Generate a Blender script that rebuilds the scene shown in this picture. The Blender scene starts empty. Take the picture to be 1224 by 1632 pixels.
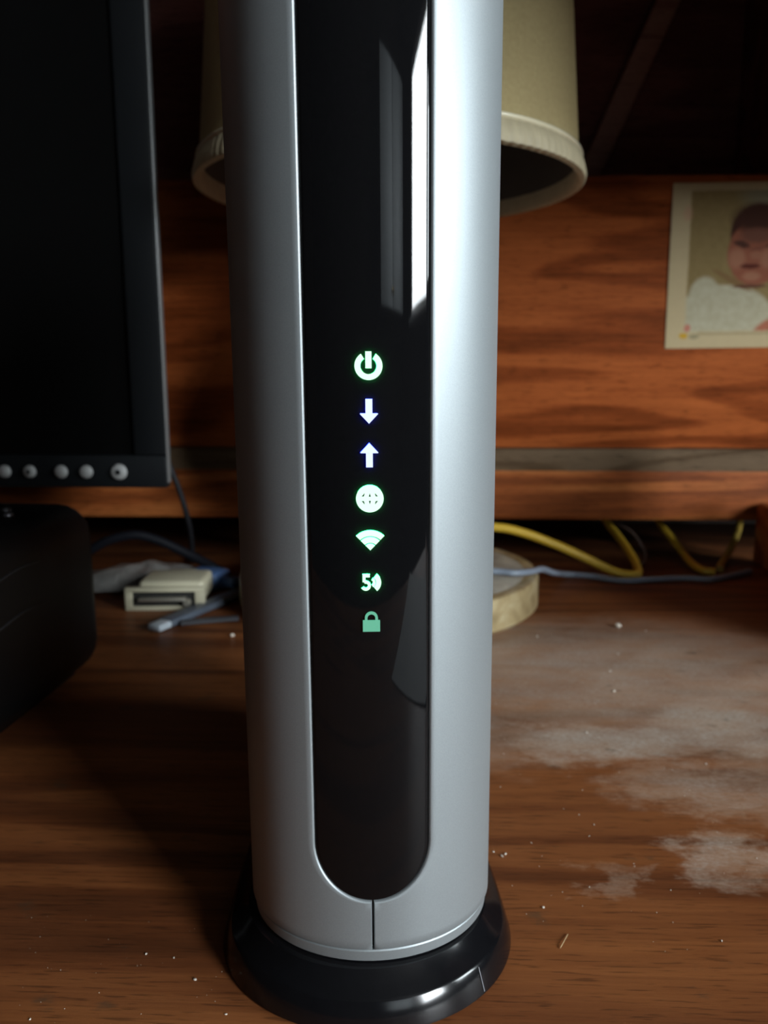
import bpy, bmesh, math, random
import numpy as np
from mathutils import Vector, Matrix, noise

random.seed(7)
scene = bpy.context.scene
COL = scene.collection
PI = math.pi
R = math.radians

# ------------------------------------------------------------------ camera
cam_data = bpy.data.cameras.new('camera')
cam = bpy.data.objects.new('camera', cam_data)
COL.objects.link(cam)
cam.location = (0.0, 0.0, 0.184)
cam.rotation_euler = (R(80.0), 0.0, R(2.0))
cam_data.sensor_fit = 'VERTICAL'
cam_data.sensor_height = 36.0
cam_data.sensor_width = 27.0
cam_data.lens = 36.0 * 1250.0 / 1632.0
cam_data.clip_start = 0.01
cam_data.dof.use_dof = True
cam_data.dof.focus_distance = 0.205
cam_data.dof.aperture_fstop = 17.0
scene.camera = cam

# ------------------------------------------------------------------ world, daylight, exposure
world = bpy.data.worlds.new('world')
scene.world = world
world.use_nodes = True
world.node_tree.nodes['Background'].inputs[0].default_value = (0.80, 0.90, 1.0, 1)
world.node_tree.nodes['Background'].inputs[1].default_value = 0.6

WIN_X, WIN_Y0, WIN_Y1, WIN_Z0, WIN_Z1 = 1.70, -1.96, -1.00, 0.39, 1.25
sun = bpy.data.lights.new('window_daylight', 'AREA')
sun.shape = 'RECTANGLE'
sun.size = WIN_Z1 - WIN_Z0
sun.size_y = WIN_Y1 - WIN_Y0
sun.energy = 142.0
sun.color = (0.89, 0.96, 1.0)
sun_o = bpy.data.objects.new('window_daylight', sun)
COL.objects.link(sun_o)
sun_o.location = (WIN_X + 0.10, (WIN_Y0 + WIN_Y1) / 2, (WIN_Z0 + WIN_Z1) / 2)
sun_o.rotation_euler = (0, R(90), 0)

# second, narrower window, unseen, added to brighten the tower's right side
W2_Y0, W2_Y1, W2_Z0, W2_Z1 = -0.55, 0.05, 0.39, 0.95
sky2 = bpy.data.lights.new('window_daylight', 'AREA')  # fill light behind the added window
sky2.shape = 'RECTANGLE'
sky2.size = W2_Z1 - W2_Z0
sky2.size_y = W2_Y1 - W2_Y0
sky2.energy = 29.0
sky2.color = (0.86, 0.96, 1.0)
fill2_o = bpy.data.objects.new('window_daylight', sky2)
COL.objects.link(fill2_o)
fill2_o.location = (WIN_X + 0.10, (W2_Y0 + W2_Y1) / 2, (W2_Z0 + W2_Z1) / 2)
fill2_o.rotation_euler = (0, R(90), 0)

vs = scene.view_settings
vs.view_transform = 'Standard'
vs.look = 'None'
vs.exposure = 0.0
vs.gamma = 1.0
vs.use_curve_mapping = False


# ------------------------------------------------------------------ material helpers
def nt(m):
    m.use_nodes = True
    return m.node_tree


def N(t, typ, **kw):
    n = t.nodes.new(typ)
    for k, v in kw.items():
        if k.startswith('i_'):
            n.inputs[int(k[2:])].default_value = v
        else:
            setattr(n, k, v)
    return n


def math_n(t, op, a, b=None, clamp=False):
    n = t.nodes.new('ShaderNodeMath')
    n.operation = op
    n.use_clamp = clamp
    for i, v in enumerate((a, b)):
        if v is None:
            continue
        if isinstance(v, (int, float)):
            n.inputs[i].default_value = v
        else:
            t.links.new(v, n.inputs[i])
    return n.outputs[0]


def mix_c(t, f, a, b):
    n = t.nodes.new('ShaderNodeMix')
    n.data_type = 'RGBA'
    for idx, v in ((0, f), (6, a), (7, b)):
        if isinstance(v, (int, float)):
            n.inputs[idx].default_value = v
        elif isinstance(v, (tuple, list)):
            n.inputs[idx].default_value = (v[0], v[1], v[2], 1)
        else:
            t.links.new(v, n.inputs[idx])
    return n.outputs[2]


def maprange(t, v, a, b, c=0.0, d=1.0, smooth=True):
    n = t.nodes.new('ShaderNodeMapRange')
    n.interpolation_type = 'SMOOTHSTEP' if smooth else 'LINEAR'
    t.links.new(v, n.inputs[0])
    for i, q in enumerate((a, b, c, d)):
        n.inputs[i + 1].default_value = q
    return n.outputs[0]


def coords(t, scale=(1, 1, 1), loc=(0, 0, 0)):
    tc = t.nodes.new('ShaderNodeTexCoord')
    mp = t.nodes.new('ShaderNodeMapping')
    mp.inputs['Location'].default_value = loc
    mp.inputs['Scale'].default_value = scale
    t.links.new(tc.outputs['Object'], mp.inputs[0])
    return mp.outputs[0]


def noise_n(t, vec, scale, detail=4.0, rough=0.55, dist=0.0):
    n = t.nodes.new('ShaderNodeTexNoise')
    t.links.new(vec, n.inputs['Vector'])
    n.inputs['Scale'].default_value = scale
    n.inputs['Detail'].default_value = detail
    n.inputs['Roughness'].default_value = rough
    n.inputs['Distortion'].default_value = dist
    return n.outputs[0]


def ramp(t, v, stops):
    n = t.nodes.new('ShaderNodeValToRGB')
    t.links.new(v, n.inputs[0])
    e = n.color_ramp.elements
    while len(e) < len(stops):
        e.new(0.5)
    for el, (p, c) in zip(e, stops):
        el.position = p
        el.color = (c[0], c[1], c[2], 1)
    return n.outputs[0]


def bump(t, bsdf, h, strength, dist=0.001):
    n = t.nodes.new('ShaderNodeBump')
    n.inputs['Strength'].default_value = strength
    n.inputs['Distance'].default_value = dist
    t.links.new(h, n.inputs['Height'])
    t.links.new(n.outputs[0], bsdf.inputs['Normal'])


def plain(name, col, rough=0.5, metal=0.0, var=0.12, vscale=60.0, bmp=0.0, spec=0.5, coat=0.0):
    m = bpy.data.materials.new(name)
    t = nt(m)
    b = t.nodes['Principled BSDF']
    v = coords(t)
    nz = noise_n(t, v, vscale, 3)
    c = mix_c(t, nz, tuple(x * (1 - var) for x in col), tuple(min(1, x * (1 + var)) for x in col))
    t.links.new(c, b.inputs['Base Color'])
    b.inputs['Roughness'].default_value = rough
    b.inputs['Metallic'].default_value = metal
    b.inputs['Specular IOR Level'].default_value = spec
    b.inputs['Coat Weight'].default_value = coat
    if bmp:
        bump(t, b, nz, bmp)
    return m


def wood(name, cols, axis='Y', rough=0.4, spec=0.4, freq=1.0, off=0.0, dust=False, ring=1.0, wts=(0.25, 0.42, 0.42)):
    """grain runs along X; axis is the direction across the grain"""
    m = bpy.data.materials.new(name)
    t = nt(m)
    b = t.nodes['Principled BSDF']
    v_big = coords(t, (1.3, 8.0 * freq, 8.0 * freq), (off, off * 2, off * 3))
    big = noise_n(t, v_big, 1.3, 2.0, 0.45, 0.5)
    # plain-sawn rings: fold the broad field into soft bands
    rings = math_n(t, 'MULTIPLY', big, 38.0 * ring)
    rings = math_n(t, 'SINE', rings)
    rings = maprange(t, rings, -1.0, 0.3)
    v_f = coords(t, (5.0, 150 * freq, 150 * freq), (off, 0, 0))
    fine = noise_n(t, v_f, 2.0, 5.0, 0.7, 0.2)
    v_m = coords(t, (3.5, 40 * freq, 40 * freq), (off, 3, 0))
    mid = noise_n(t, v_m, 2.2, 4.0, 0.6, 0.4)
    f = math_n(t, 'MULTIPLY', rings, wts[0])
    f = math_n(t, 'ADD', f, math_n(t, 'MULTIPLY', fine, wts[1]))
    f = math_n(t, 'ADD', f, math_n(t, 'MULTIPLY', mid, wts[2]))
    c = ramp(t, f, [(0.22, cols[0]), (0.50, cols[1]), (0.78, cols[2])])
    v_p = coords(t, (22, 260 * freq, 260 * freq))
    pores = maprange(t, noise_n(t, v_p, 3.0, 2.0), 0.55, 0.68)
    c = mix_c(t, math_n(t, 'MULTIPLY', pores, 0.5), c, tuple(x * 0.35 for x in cols[0]))
    rgh = None
    if dust:
        tc = t.nodes.new('ShaderNodeTexCoord')
        sp = t.nodes.new('ShaderNodeSeparateXYZ')
        wn = t.nodes.new('ShaderNodeTexNoise')
        t.links.new(coords(t, (1, 1.6, 1)), wn.inputs['Vector'])
        wn.inputs['Scale'].default_value = 30.0
        wn.inputs['Detail'].default_value = 5.0
        wn.inputs['Roughness'].default_value = 0.72
        wa = t.nodes.new('ShaderNodeVectorMath')
        wa.operation = 'MULTIPLY_ADD'
        t.links.new(wn.outputs['Color'], wa.inputs[0])
        wa.inputs[1].default_value = (0.085, 0.055, 0)
        wb = t.nodes.new('ShaderNodeVectorMath')
        wb.operation = 'ADD'
        wb.inputs[1].default_value = (-0.0425, -0.0275, 0)
        t.links.new(tc.outputs['Object'], wb.inputs[0])
        t.links.new(wb.outputs[0], wa.inputs[2])
        t.links.new(wa.outputs[0], sp.inputs[0])
        tot = None
        for (cx, cy, rx, ry, w) in dust:
            ex = math_n(t, 'POWER', math_n(t, 'ABSOLUTE', math_n(t, 'DIVIDE', math_n(t, 'SUBTRACT', sp.outputs[0], cx), rx)), 2.0)
            ey = math_n(t, 'POWER', math_n(t, 'ABSOLUTE', math_n(t, 'DIVIDE', math_n(t, 'SUBTRACT', sp.outputs[1], cy), ry)), 2.0)
            k = maprange(t, math_n(t, 'ADD', ex, ey), 1.0, 0.0, 0.0, w)
            tot = k if tot is None else math_n(t, 'MAXIMUM', tot, k)
        dn = noise_n(t, coords(t, (16, 34, 1)), 1.6, 6.0, 0.68, 0.5)
        dn2 = noise_n(t, coords(t, (90, 230, 1)), 4.0, 6.0, 0.75)
        msk = math_n(t, 'MULTIPLY', maprange(t, math_n(t, 'ADD', dn, math_n(t, 'MULTIPLY', tot, 0.34)), 0.40, 1.06), tot)
        msk = math_n(t, 'MULTIPLY', msk, maprange(t, dn2, 0.30, 0.72, 0.15, 0.95), True)
        film = math_n(t, 'MULTIPLY', noise_n(t, coords(t, (7, 14, 1)), 2.0, 5, 0.6), math_n(t, 'ADD', 0.05, math_n(t, 'MULTIPLY', tot, 0.95)))
        film = math_n(t, 'MULTIPLY', film, math_n(t, 'ADD', 0.35, dn2))
        c = mix_c(t, film, c, (0.58, 0.375, 0.235))  # dust film, tinted brighter to make up for weak light mid-desk
        c = mix_c(t, msk, c, (0.48, 0.44, 0.385))
        st = maprange(t, noise_n(t, coords(t, (30, 55, 1), (3, 1, 0)), 1.3, 4, 0.6), 0.62, 0.74)
        c = mix_c(t, math_n(t, 'MULTIPLY', st, 0.55), c, (0.055, 0.042, 0.026))
        rgh = math_n(t, 'ADD', rough, math_n(t, 'MULTIPLY', msk, 0.45))
    t.links.new(c, b.inputs['Base Color'])
    b.inputs['Roughness'].default_value = rough
    if rgh is not None:
        t.links.new(rgh, b.inputs['Roughness'])
    b.inputs['Specular IOR Level'].default_value = spec
    bump(t, b, fine, 0.18, 0.0006)
    return m


def emissive(name, col, strength):
    m = bpy.data.materials.new(name)
    t = nt(m)
    b = t.nodes['Principled BSDF']
    b.inputs['Base Color'].default_value = (0.02, 0.02, 0.02, 1)
    b.inputs['Emission Color'].default_value = (*col, 1)
    b.inputs['Emission Strength'].default_value = strength
    return m


# ------------------------------------------------------------------ mesh helpers
def link(name, me, m, parent=None, smooth=35):
    o = bpy.data.objects.new(name, me)
    COL.objects.link(o)
    if m:
        me.materials.append(m)
    if parent:
        o.parent = parent
    if smooth:
        me.polygons.foreach_set('use_smooth', [True] * len(me.polygons))
        me.set_sharp_from_angle(angle=R(smooth))
    return o


def from_bm(name, bm, m, parent=None, smooth=35):
    me = bpy.data.meshes.new(name)
    bmesh.ops.recalc_face_normals(bm, faces=bm.faces)
    bm.to_mesh(me)
    bm.free()
    return link(name, me, m, parent, smooth)


def pydata(name, v, f, m, parent=None, smooth=35, recalc=True):
    me = bpy.data.meshes.new(name)
    me.from_pydata(v, [], f)
    if recalc:
        bm = bmesh.new()
        bm.from_mesh(me)
        bmesh.ops.recalc_face_normals(bm, faces=bm.faces)
        bm.to_mesh(me)
        bm.free()
    me.update()
    return link(name, me, m, parent, smooth)


def bm_box(bm, lo, hi, bevel=0.0, seg=2, mat=None):
    c = [(a + b) / 2 for a, b in zip(lo, hi)]
    s = [abs(b - a) for a, b in zip(lo, hi)]
    M = Matrix.Translation(c) @ Matrix.Diagonal((*s, 1))
    if mat:
        M = mat @ M
    r = bmesh.ops.create_cube(bm, size=1.0, matrix=M)
    if bevel:
        es = list({e for v in r['verts'] for e in v.link_edges})
        bmesh.ops.bevel(bm, geom=es, offset=bevel, segments=seg, affect='EDGES', profile=0.5)


def box(name, lo, hi, m, parent=None, bevel=0.0, seg=2, mat=None):
    bm = bmesh.new()
    bm_box(bm, lo, hi, bevel, seg, mat)
    return from_bm(name, bm, m, parent)


def lathe(name, prof, m, parent=None, n=64, loc=(0, 0, 0), sx=1.0, sy=1.0, closed=False, ribs=None, smooth=35):
    """prof: list of (r, z)"""
    v, f = [], []
    k = len(prof)
    for i in range(n):
        a = 2 * PI * i / n
        for j, (r, z) in enumerate(prof):
            q = r + (ribs(i, j) if ribs else 0)
            v.append((loc[0] + q * sx * math.sin(a), loc[1] - q * sy * math.cos(a), loc[2] + z))
    last = k if closed else k - 1
    for i in range(n):
        i2 = (i + 1) % n
        for j in range(last):
            j2 = (j + 1) % k
            f.append((i * k + j, i2 * k + j, i2 * k + j2, i * k + j2))
    if not closed:
        if prof[0][0] > 1e-6:
            f.append(tuple(i * k for i in range(n)))
        if prof[-1][0] > 1e-6:
            f.append(tuple(i * k + k - 1 for i in range(n)))
    o = pydata(name, v, f, m, parent, smooth)
    bm = bmesh.new()
    bm.from_mesh(o.data)
    bmesh.ops.remove_doubles(bm, verts=bm.verts, dist=1e-6)
    bm.to_mesh(o.data)
    bm.free()
    return o


def spline(pts, sub=10):
    pts = [Vector(p) for p in pts]
    P = [pts[0] * 2 - pts[1]] + pts + [pts[-1] * 2 - pts[-2]]
    out = []
    for i in range(1, len(P) - 2):
        p0, p1, p2, p3 = P[i - 1:i + 3]
        for s in range(sub):
            u = s / sub
            out.append(0.5 * ((2 * p1) + (p2 - p0) * u + (2 * p0 - 5 * p1 + 4 * p2 - p3) * u * u + (3 * p1 - p0 - 3 * p2 + p3) * u ** 3))
    out.append(pts[-1])
    return out


def tube(name, pts, r, m, parent=None, sub=10, n=12, flat=1.0, zmin=None):
    c = spline(pts, sub)
    if zmin is not None:
        for p in c:
            p.z = max(p.z, zmin)
    v, f = [], []
    up = Vector((0, 0, 1))
    for i, p in enumerate(c):
        t = (c[min(i + 1, len(c) - 1)] - c[max(i - 1, 0)]).normalized()
        s = t.cross(up)
        if s.length < 1e-4:
            s = Vector((1, 0, 0))
        s.normalize()
        u = s.cross(t)
        for k in range(n):
            a = 2 * PI * k / n
            v.append(tuple(p + s * (r * math.cos(a)) + u * (r * flat * math.sin(a))))
    for i in range(len(c) - 1):
        for k in range(n):
            k2 = (k + 1) % n
            f.append((i * n + k, i * n + k2, (i + 1) * n + k2, (i + 1) * n + k))
    f.append(tuple(range(n)))
    f.append(tuple(range((len(c) - 1) * n, len(c) * n)))
    return pydata(name, v, f, m, parent, 50)


def thing(name, label, cat, loc=(0, 0, 0), rz=0.0, group=None):
    o = bpy.data.objects.new(name, None)
    COL.objects.link(o)
    o.location = loc
    o.rotation_euler = (0, 0, rz)
    o.empty_display_size = 0.02
    return tag(o, label, cat, group)


def tag(o, label, cat, group=None):
    o['label'] = label
    o['category'] = cat
    if group:
        o['group'] = group
    return o


def structure(o):
    o['kind'] = 'structure'
    return o


# ------------------------------------------------------------------ materials
M_plaster = plain('wall_paint', (0.016, 0.012, 0.010), 0.9, var=0.05, vscale=8, bmp=0.1, spec=0.05)
M_ceiling = plain('ceiling_paint', (0.03, 0.027, 0.024), 0.9, var=0.05, vscale=8)
M_floor = wood('floor_wood', [(0.02, 0.012, 0.008), (0.035, 0.02, 0.013), (0.05, 0.03, 0.02)], freq=0.3)
M_white = plain('white_paint', (0.75, 0.75, 0.73), 0.5, var=0.04)
M_panelwood = wood('hutch_wood', [(0.040, 0.009, 0.003), (0.21, 0.048, 0.0125), (0.37, 0.097, 0.025)], 'Z', 0.5, 0.02, 1.25, 0.37, wts=(0.22, 0.46, 0.42))
M_railwood = wood('rail_wood', [(0.075, 0.020, 0.006), (0.27, 0.072, 0.019), (0.44, 0.145, 0.040)], 'Z', 0.45, 0.08, 1.5, 1.9)
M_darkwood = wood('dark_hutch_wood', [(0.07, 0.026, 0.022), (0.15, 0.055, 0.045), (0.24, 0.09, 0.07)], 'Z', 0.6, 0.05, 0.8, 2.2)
M_deskwood = wood('desk_wood', [(0.040, 0.011, 0.004), (0.135, 0.039, 0.0115), (0.235, 0.078, 0.023)], 'Y', 0.45, 0.12, 1.25, 0.9,
                  dust=[(0.10, 0.378, 0.085, 0.030, 1.0), (0.165, 0.400, 0.060, 0.060, 1.0), (0.123, 0.282, 0.026, 0.026, 0.85),
                        (0.14, 0.48, 0.22, 0.13, 0.85), (0.03, 0.39, 0.05, 0.06, 0.55), (0.13, 0.335, 0.05, 0.03, 0.7),
                        (0.075, 0.262, 0.012, 0.014, 0.38), (0.19, 0.33, 0.06, 0.06, 0.7)])
M_desksid = wood('desk_side_wood', [(0.03, 0.014, 0.008), (0.09, 0.038, 0.018), (0.15, 0.07, 0.03)], 'Z')

# ------------------------------------------------------------------ room shell
FZ, CZ = -0.745, 1.66
XL, XR, YF, YB = -1.9, WIN_X, -2.6, 1.16
structure(box('floor', (XL - 0.1, YF - 0.1, FZ - 0.05), (XR + 0.15, YB + 0.1, FZ), M_floor))
structure(box('ceiling', (XL - 0.1, YF - 0.1, CZ), (XR + 0.15, YB + 0.1, CZ + 0.05), M_ceiling))
structure(box('wall_back', (XL - 0.1, YB, FZ), (XR + 0.15, YB + 0.1, CZ), M_plaster))
structure(box('wall_left', (XL - 0.1, YF, FZ), (XL, YB, CZ), M_plaster))
structure(box('wall_front', (XL - 0.1, YF - 0.1, FZ), (XR + 0.15, YF, CZ), M_plaster))
bm = bmesh.new()
bm_box(bm, (XR, YF, FZ), (XR + 0.15, WIN_Y0, CZ))
bm_box(bm, (XR, WIN_Y1, FZ), (XR + 0.15, W2_Y0, CZ))
bm_box(bm, (XR, W2_Y1, FZ), (XR + 0.15, YB, CZ))
for (ya, yb, za, zb) in ((WIN_Y0, WIN_Y1, WIN_Z0, WIN_Z1), (W2_Y0, W2_Y1, W2_Z0, W2_Z1)):
    bm_box(bm, (XR, ya, FZ), (XR + 0.15, yb, za))
    bm_box(bm, (XR, ya, zb), (XR + 0.15, yb, CZ))
structure(from_bm('wall_right', bm, M_plaster, None, 0))

M_pane = bpy.data.materials.new('window_glass')
t = nt(M_pane)
t.nodes.remove(t.nodes['Principled BSDF'])
tr = N(t, 'ShaderNodeBsdfTransparent')
gl = N(t, 'ShaderNodeBsdfGlossy')
gl.inputs['Roughness'].default_value = 0.02
mx = N(t, 'ShaderNodeMixShader', i_0=0.05)
t.links.new(tr.outputs[0], mx.inputs[1])
t.links.new(gl.outputs[0], mx.inputs[2])
t.links.new(mx.outputs[0], t.nodes['Material Output'].inputs[0])
fw = 0.035
for num, (ya, yb, za, zb) in enumerate(((WIN_Y0, WIN_Y1, WIN_Z0, WIN_Z1), (W2_Y0, W2_Y1, W2_Z0, W2_Z1))):  # the second window is added for its fill light
    win = bpy.data.objects.new('window_%d' % (num + 1), None)
    COL.objects.link(win)
    structure(win)
    bm = bmesh.new()
    bm_box(bm, (XR + 0.03, ya, za), (XR + 0.07, ya + fw, zb), 0.003)
    bm_box(bm, (XR + 0.03, yb - fw, za), (XR + 0.07, yb, zb), 0.003)
    bm_box(bm, (XR + 0.03, ya + fw, za), (XR + 0.07, yb - fw, za + fw), 0.003)
    bm_box(bm, (XR + 0.03, ya + fw, zb - fw), (XR + 0.07, yb - fw, zb), 0.003)
    from_bm('window_frame', bm, M_white, win)
    box('window_sill', (XR - 0.06, ya - 0.05, za - 0.03), (XR + 0.02, yb + 0.05, za), M_white, win, 0.004)
    box('window_pane', (XR + 0.047, ya + fw, za + fw), (XR + 0.053, yb - fw, zb - fw), M_pane, win)

# ------------------------------------------------------------------ desk
desk = thing('desk', 'worn brown wooden desk top with dusty patches', 'desk', (0, 0, 0))
box('desktop', (-0.95, -0.20, -0.028), (0.62, 0.98, 0.0), M_deskwood, desk, 0.004)
for x0 in (-0.93, 0.56):
    box('side_panel', (x0, -0.16, FZ), (x0 + 0.03, 0.94, -0.028), M_desksid, desk, 0.002)
box('modesty_panel', (-0.90, 0.84, -0.45), (0.56, 0.86, -0.028), M_desksid, desk, 0.002)

# ------------------------------------------------------------------ hutch
PY = 0.78      # face of the lower back board
hutch = thing('desk_hutch', 'reddish brown wooden desk hutch behind the lamp, raised off the desk', 'hutch', (0, PY, 0))


def hb(name, lo, hi, m, bev=0.002):
    return box(name, (lo[0], lo[1] - PY, lo[2]), (hi[0], hi[1] - PY, hi[2]), m, hutch, bev)


hb('back_board', (-0.90, PY, 0.1115), (0.52, PY + 0.018, 0.366), M_panelwood)
# lower rail with a chamfered top edge that sits a little proud of the board
v = []
f = []

def run(name, prof, m):
    v, f = [], []
    for x in (-0.90, 0.52):
        for (y, z) in prof:
            v.append((x, y, z))
    k = len(prof)
    for j in range(k):
        f.append((j, (j + 1) % k, k + (j + 1) % k, k + j))
    f.append(tuple(range(k)))
    f.append(tuple(range(k, 2 * k)))
    return pydata(name, v, f, m, hutch, 25)


run('lower_rail', [(-0.0085, 0.0900), (-0.0090, 0.0880), (-0.0090, 0.0450), (-0.0070, 0.0415), (0.016, 0.0415), (0.016, 0.0900)], M_railwood)
M_ledge = wood('grey_ledge_wood', [(0.05, 0.026, 0.012), (0.105, 0.066, 0.036), (0.15, 0.10, 0.060)], 'Z', 0.6, 0.05, 1.5, 0.6)  # chamfer wood toned greyer than the rail
run('grey_ledge', [(0.0, 0.1115), (-0.0035, 0.1105), (-0.0085, 0.0905), (-0.0085, 0.0900), (0.016, 0.0900), (0.016, 0.1115)], M_ledge)
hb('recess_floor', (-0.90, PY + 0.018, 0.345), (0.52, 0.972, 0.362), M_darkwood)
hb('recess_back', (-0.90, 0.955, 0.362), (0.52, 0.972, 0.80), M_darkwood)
hb('added_top_shelf', (-0.90, 0.52, 0.80), (0.60, 0.972, 0.82), M_darkwood)  # out-of-view shelf added to shade the recess
hb('side_post', (-0.90, 0.80, 0.0), (-0.88, 0.955, 0.345), M_darkwood)
hb('side_post', (0.50, 0.80, 0.0), (0.52, 0.955, 0.345), M_darkwood)
hb('corner_foot', (0.337, 0.70, 0.0), (0.357, PY - 0.012, 0.060), M_railwood, 0.003)
hb('added_side_board', (0.337, 0.425, 0.0), (0.355, 0.600, 0.185), M_railwood, 0.003)  # unseen board added to cast the shadow across the desk's back
hb('added_side_brace', (0.340, 0.600, 0.0), (0.352, 0.700, 0.078), M_railwood, 0.002)  # unseen low board added to keep window light from under the hutch
hb('added_cabinet_drop', (0.362, 0.38, 0.370), (0.60, 0.952, 0.440), M_darkwood)  # added below the cabinet to darken the top of the back board
hb('extra_cabinet', (0.362, 0.06, 0.440), (0.60, 0.952, 0.80), M_darkwood)  # right-hand cabinet added to shade the back board and recess
hb('extra_cabinet', (-0.90, 0.70, 0.48), (-0.30, 0.952, 0.80), M_darkwood)
# slanted strut in the dark recess above the board
bm = bmesh.new()
a, b_ = Vector((0.196, 0.945, 0.40)), Vector((0.300, 0.945, 0.64))
d = (b_ - a)
ang = math.atan2(d.x, d.z)
Mx = Matrix.Translation(a - Vector((0, PY, 0))) @ Matrix.Rotation(ang, 4, 'Y')
bm_box(bm, (-0.012, -0.006, 0), (0.012, 0.006, d.length), 0.002, 2, Mx)
from_bm('strut', bm, wood('strut_wood', [(0.14, 0.06, 0.04), (0.30, 0.13, 0.09), (0.42, 0.22, 0.16)], 'Z', 0.45), hutch)

# ------------------------------------------------------------------ gateway tower (modem)
CX, CY, YAW = -0.0137, 0.235, R(4.2)
EA, EB, EBB = 0.0386, 0.034, 0.150     # narrow front, deep body
LEAN, ZREF = 0.007, 0.18
_T = np.linspace(0, PI / 2, 2001)
_S = np.concatenate([[0], np.cumsum(np.hypot(EA * np.cos((_T[1:] + _T[:-1]) / 2), EB * np.sin((_T[1:] + _T[:-1]) / 2)) * np.diff(_T))])


def th_of(s):
    return math.copysign(float(np.interp(abs(s), _S, _T)), s)


def surf_t(th, z, dr=0.0, lean=True):
    bb = EB if abs(th) <= PI / 2 else EBB
    x, y = EA * math.sin(th), -bb * math.cos(th)
    n = Vector((math.sin(th) / EA, -math.cos(th) / bb, 0)).normalized()
    p = Vector((x, y, 0)) + n * dr
    if lean:
        p.x -= LEAN * (z - ZREF)
    return (p.x, p.y, z)


def surf(s, z, dr=0.0):
    return surf_t(th_of(s), z, dr)


W_, Z0_, HB_ = 0.0169, 0.0523, 0.0169
ZTOP, ZBOT = 0.305, 0.0196
SEAM = 0.00022

modem = thing('internet_gateway', 'tall silver gateway tower with glossy black front strip and lit icons', 'modem', (CX, CY, 0), YAW)

M_silver = bpy.data.materials.new('silver_paint')
t = nt(M_silver)
b = t.nodes['Principled BSDF']
fl = noise_n(t, coords(t), 2600.0, 2.0)
t.links.new(mix_c(t, fl, (0.305, 0.34, 0.355), (0.385, 0.42, 0.435)), b.inputs['Base Color'])
b.inputs['Metallic'].default_value = 0.62
b.inputs['Roughness'].default_value = 0.50
b.inputs['Specular IOR Level'].default_value = 0.4
bump(t, b, fl, 0.05, 0.0001)
M_gloss = bpy.data.materials.new('gloss_black')
t = nt(M_gloss)
b = t.nodes['Principled BSDF']
dn = noise_n(t, coords(t), 900.0, 3.0)
t.links.new(mix_c(t, dn, (0.0035, 0.0035, 0.004), (0.0055, 0.0055, 0.006)), b.inputs['Base Color'])
b.inputs['Roughness'].default_value = 0.03
b.inputs['Specular IOR Level'].default_value = 0.29
M_core = plain('black_core', (0.006, 0.006, 0.007), 0.6)
M_baseblk = plain('base_black', (0.005, 0.005, 0.006), 0.15, var=0.2, vscale=300)


def shell(sign):
    """one painted half shell with the U shaped cut-out for the front strip"""
    rows = []
    edge = [(0.0, -0.0025), (0.00008, -0.0008), (0.00032, -0.00025), (0.00065, 0.0)]
    for i in range(15):
        z = ZTOP + (Z0_ - ZTOP) * i / 15
        rows.append([('s', W_ + e, z, dr) for e, dr in edge])
    nU = 30
    for i in range(nU + 1):
        tt = (PI / 2) * i / nU
        row = []
        for e, dr in edge:
            s = (W_ + e) * math.cos(tt)
            z = Z0_ - (HB_ + e) * math.sin(tt)
            row.append(('s', max(s, SEAM + e * 0.5), z, dr))
        rows.append(row)
    zu = Z0_ - HB_ - 0.0008
    for i in range(1, 7):
        z = zu + (ZBOT + 0.0006 - zu) * i / 6
        rows.append([('s', SEAM + e * 0.5, z, dr) for e, dr in edge])
    rows.append([('s', SEAM + e * 0.5, ZBOT, min(dr, -0.0004)) for e, dr in edge])
    rows.append([('s', SEAM + e * 0.5, ZBOT - 0.0002, -0.0022) for e, dr in edge])
    nb = 64
    v, f = [], []
    width = None
    for row in rows:
        pts = [surf(sign * s, z, dr) for (_, s, z, dr) in row]
        s0, zz, drr = row[-1][1], row[-1][2], row[-1][3]
        t0 = th_of(s0)
        for j in range(1, nb + 1):
            th = t0 + (PI - t0) * (j / nb)
            pts.append(surf_t(sign * th, zz, drr))
        width = len(pts)
        v += pts
    for i in range(len(rows) - 1):
        for j in range(width - 1):
            a_ = i * width + j
            f.append((a_, a_ + 1, a_ + width + 1, a_ + width))
    o = pydata('shell', v, f, M_silver, modem, 40)
    return o


shell(1)
shell(-1)
# front strip
rows = []
wp = W_ - 0.00012
for i in range(16):
    rows.append((ZTOP + (Z0_ - ZTOP) * i / 16, wp))
zs = []
for i in range(31):
    tt = (PI / 2) * i / 30
    rows.append((Z0_ - (HB_ - 0.0003) * math.sin(tt), wp * math.cos(tt)))
v, f = [], []
nc = 40
us = [-1.0, -0.997, -0.992, -0.986] + [-0.98 + 1.96 * i / nc for i in range(nc + 1)] + [0.986, 0.992, 0.997, 1.0]
for z, w in rows:
    for u in us:
        q = max(0.0, abs(u) - 0.98) / 0.02
        v.append(surf(u * w, z, -0.0004 - 0.0016 * q ** 2.5))
k = len(us)
for i in range(len(rows) - 1):
    for j in range(k - 1):
        f.append((i * k + j, i * k + j + 1, (i + 1) * k + j + 1, (i + 1) * k + j))
pydata('front_strip', v, f, M_gloss, modem, 60)


def etube(name, prof, m, n=96, lean=True):
    """elliptical lathe about the tower axis; prof = (dr, z)"""
    v, f = [], []
    k = len(prof)
    for i in range(n):
        th = -PI + 2 * PI * i / n
        for dr, z in prof:
            v.append(surf_t(th, z, dr, lean))
    for i in range(n):
        i2 = (i + 1) % n
        for j in range(k - 1):
            f.append((i * k + j, i2 * k + j, i2 * k + j + 1, i * k + j + 1))
    f.append(tuple(i * k for i in range(n)))
    f.append(tuple(i * k + k - 1 for i in range(n)))
    return pydata(name, v, f, m, modem, 30)


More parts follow.
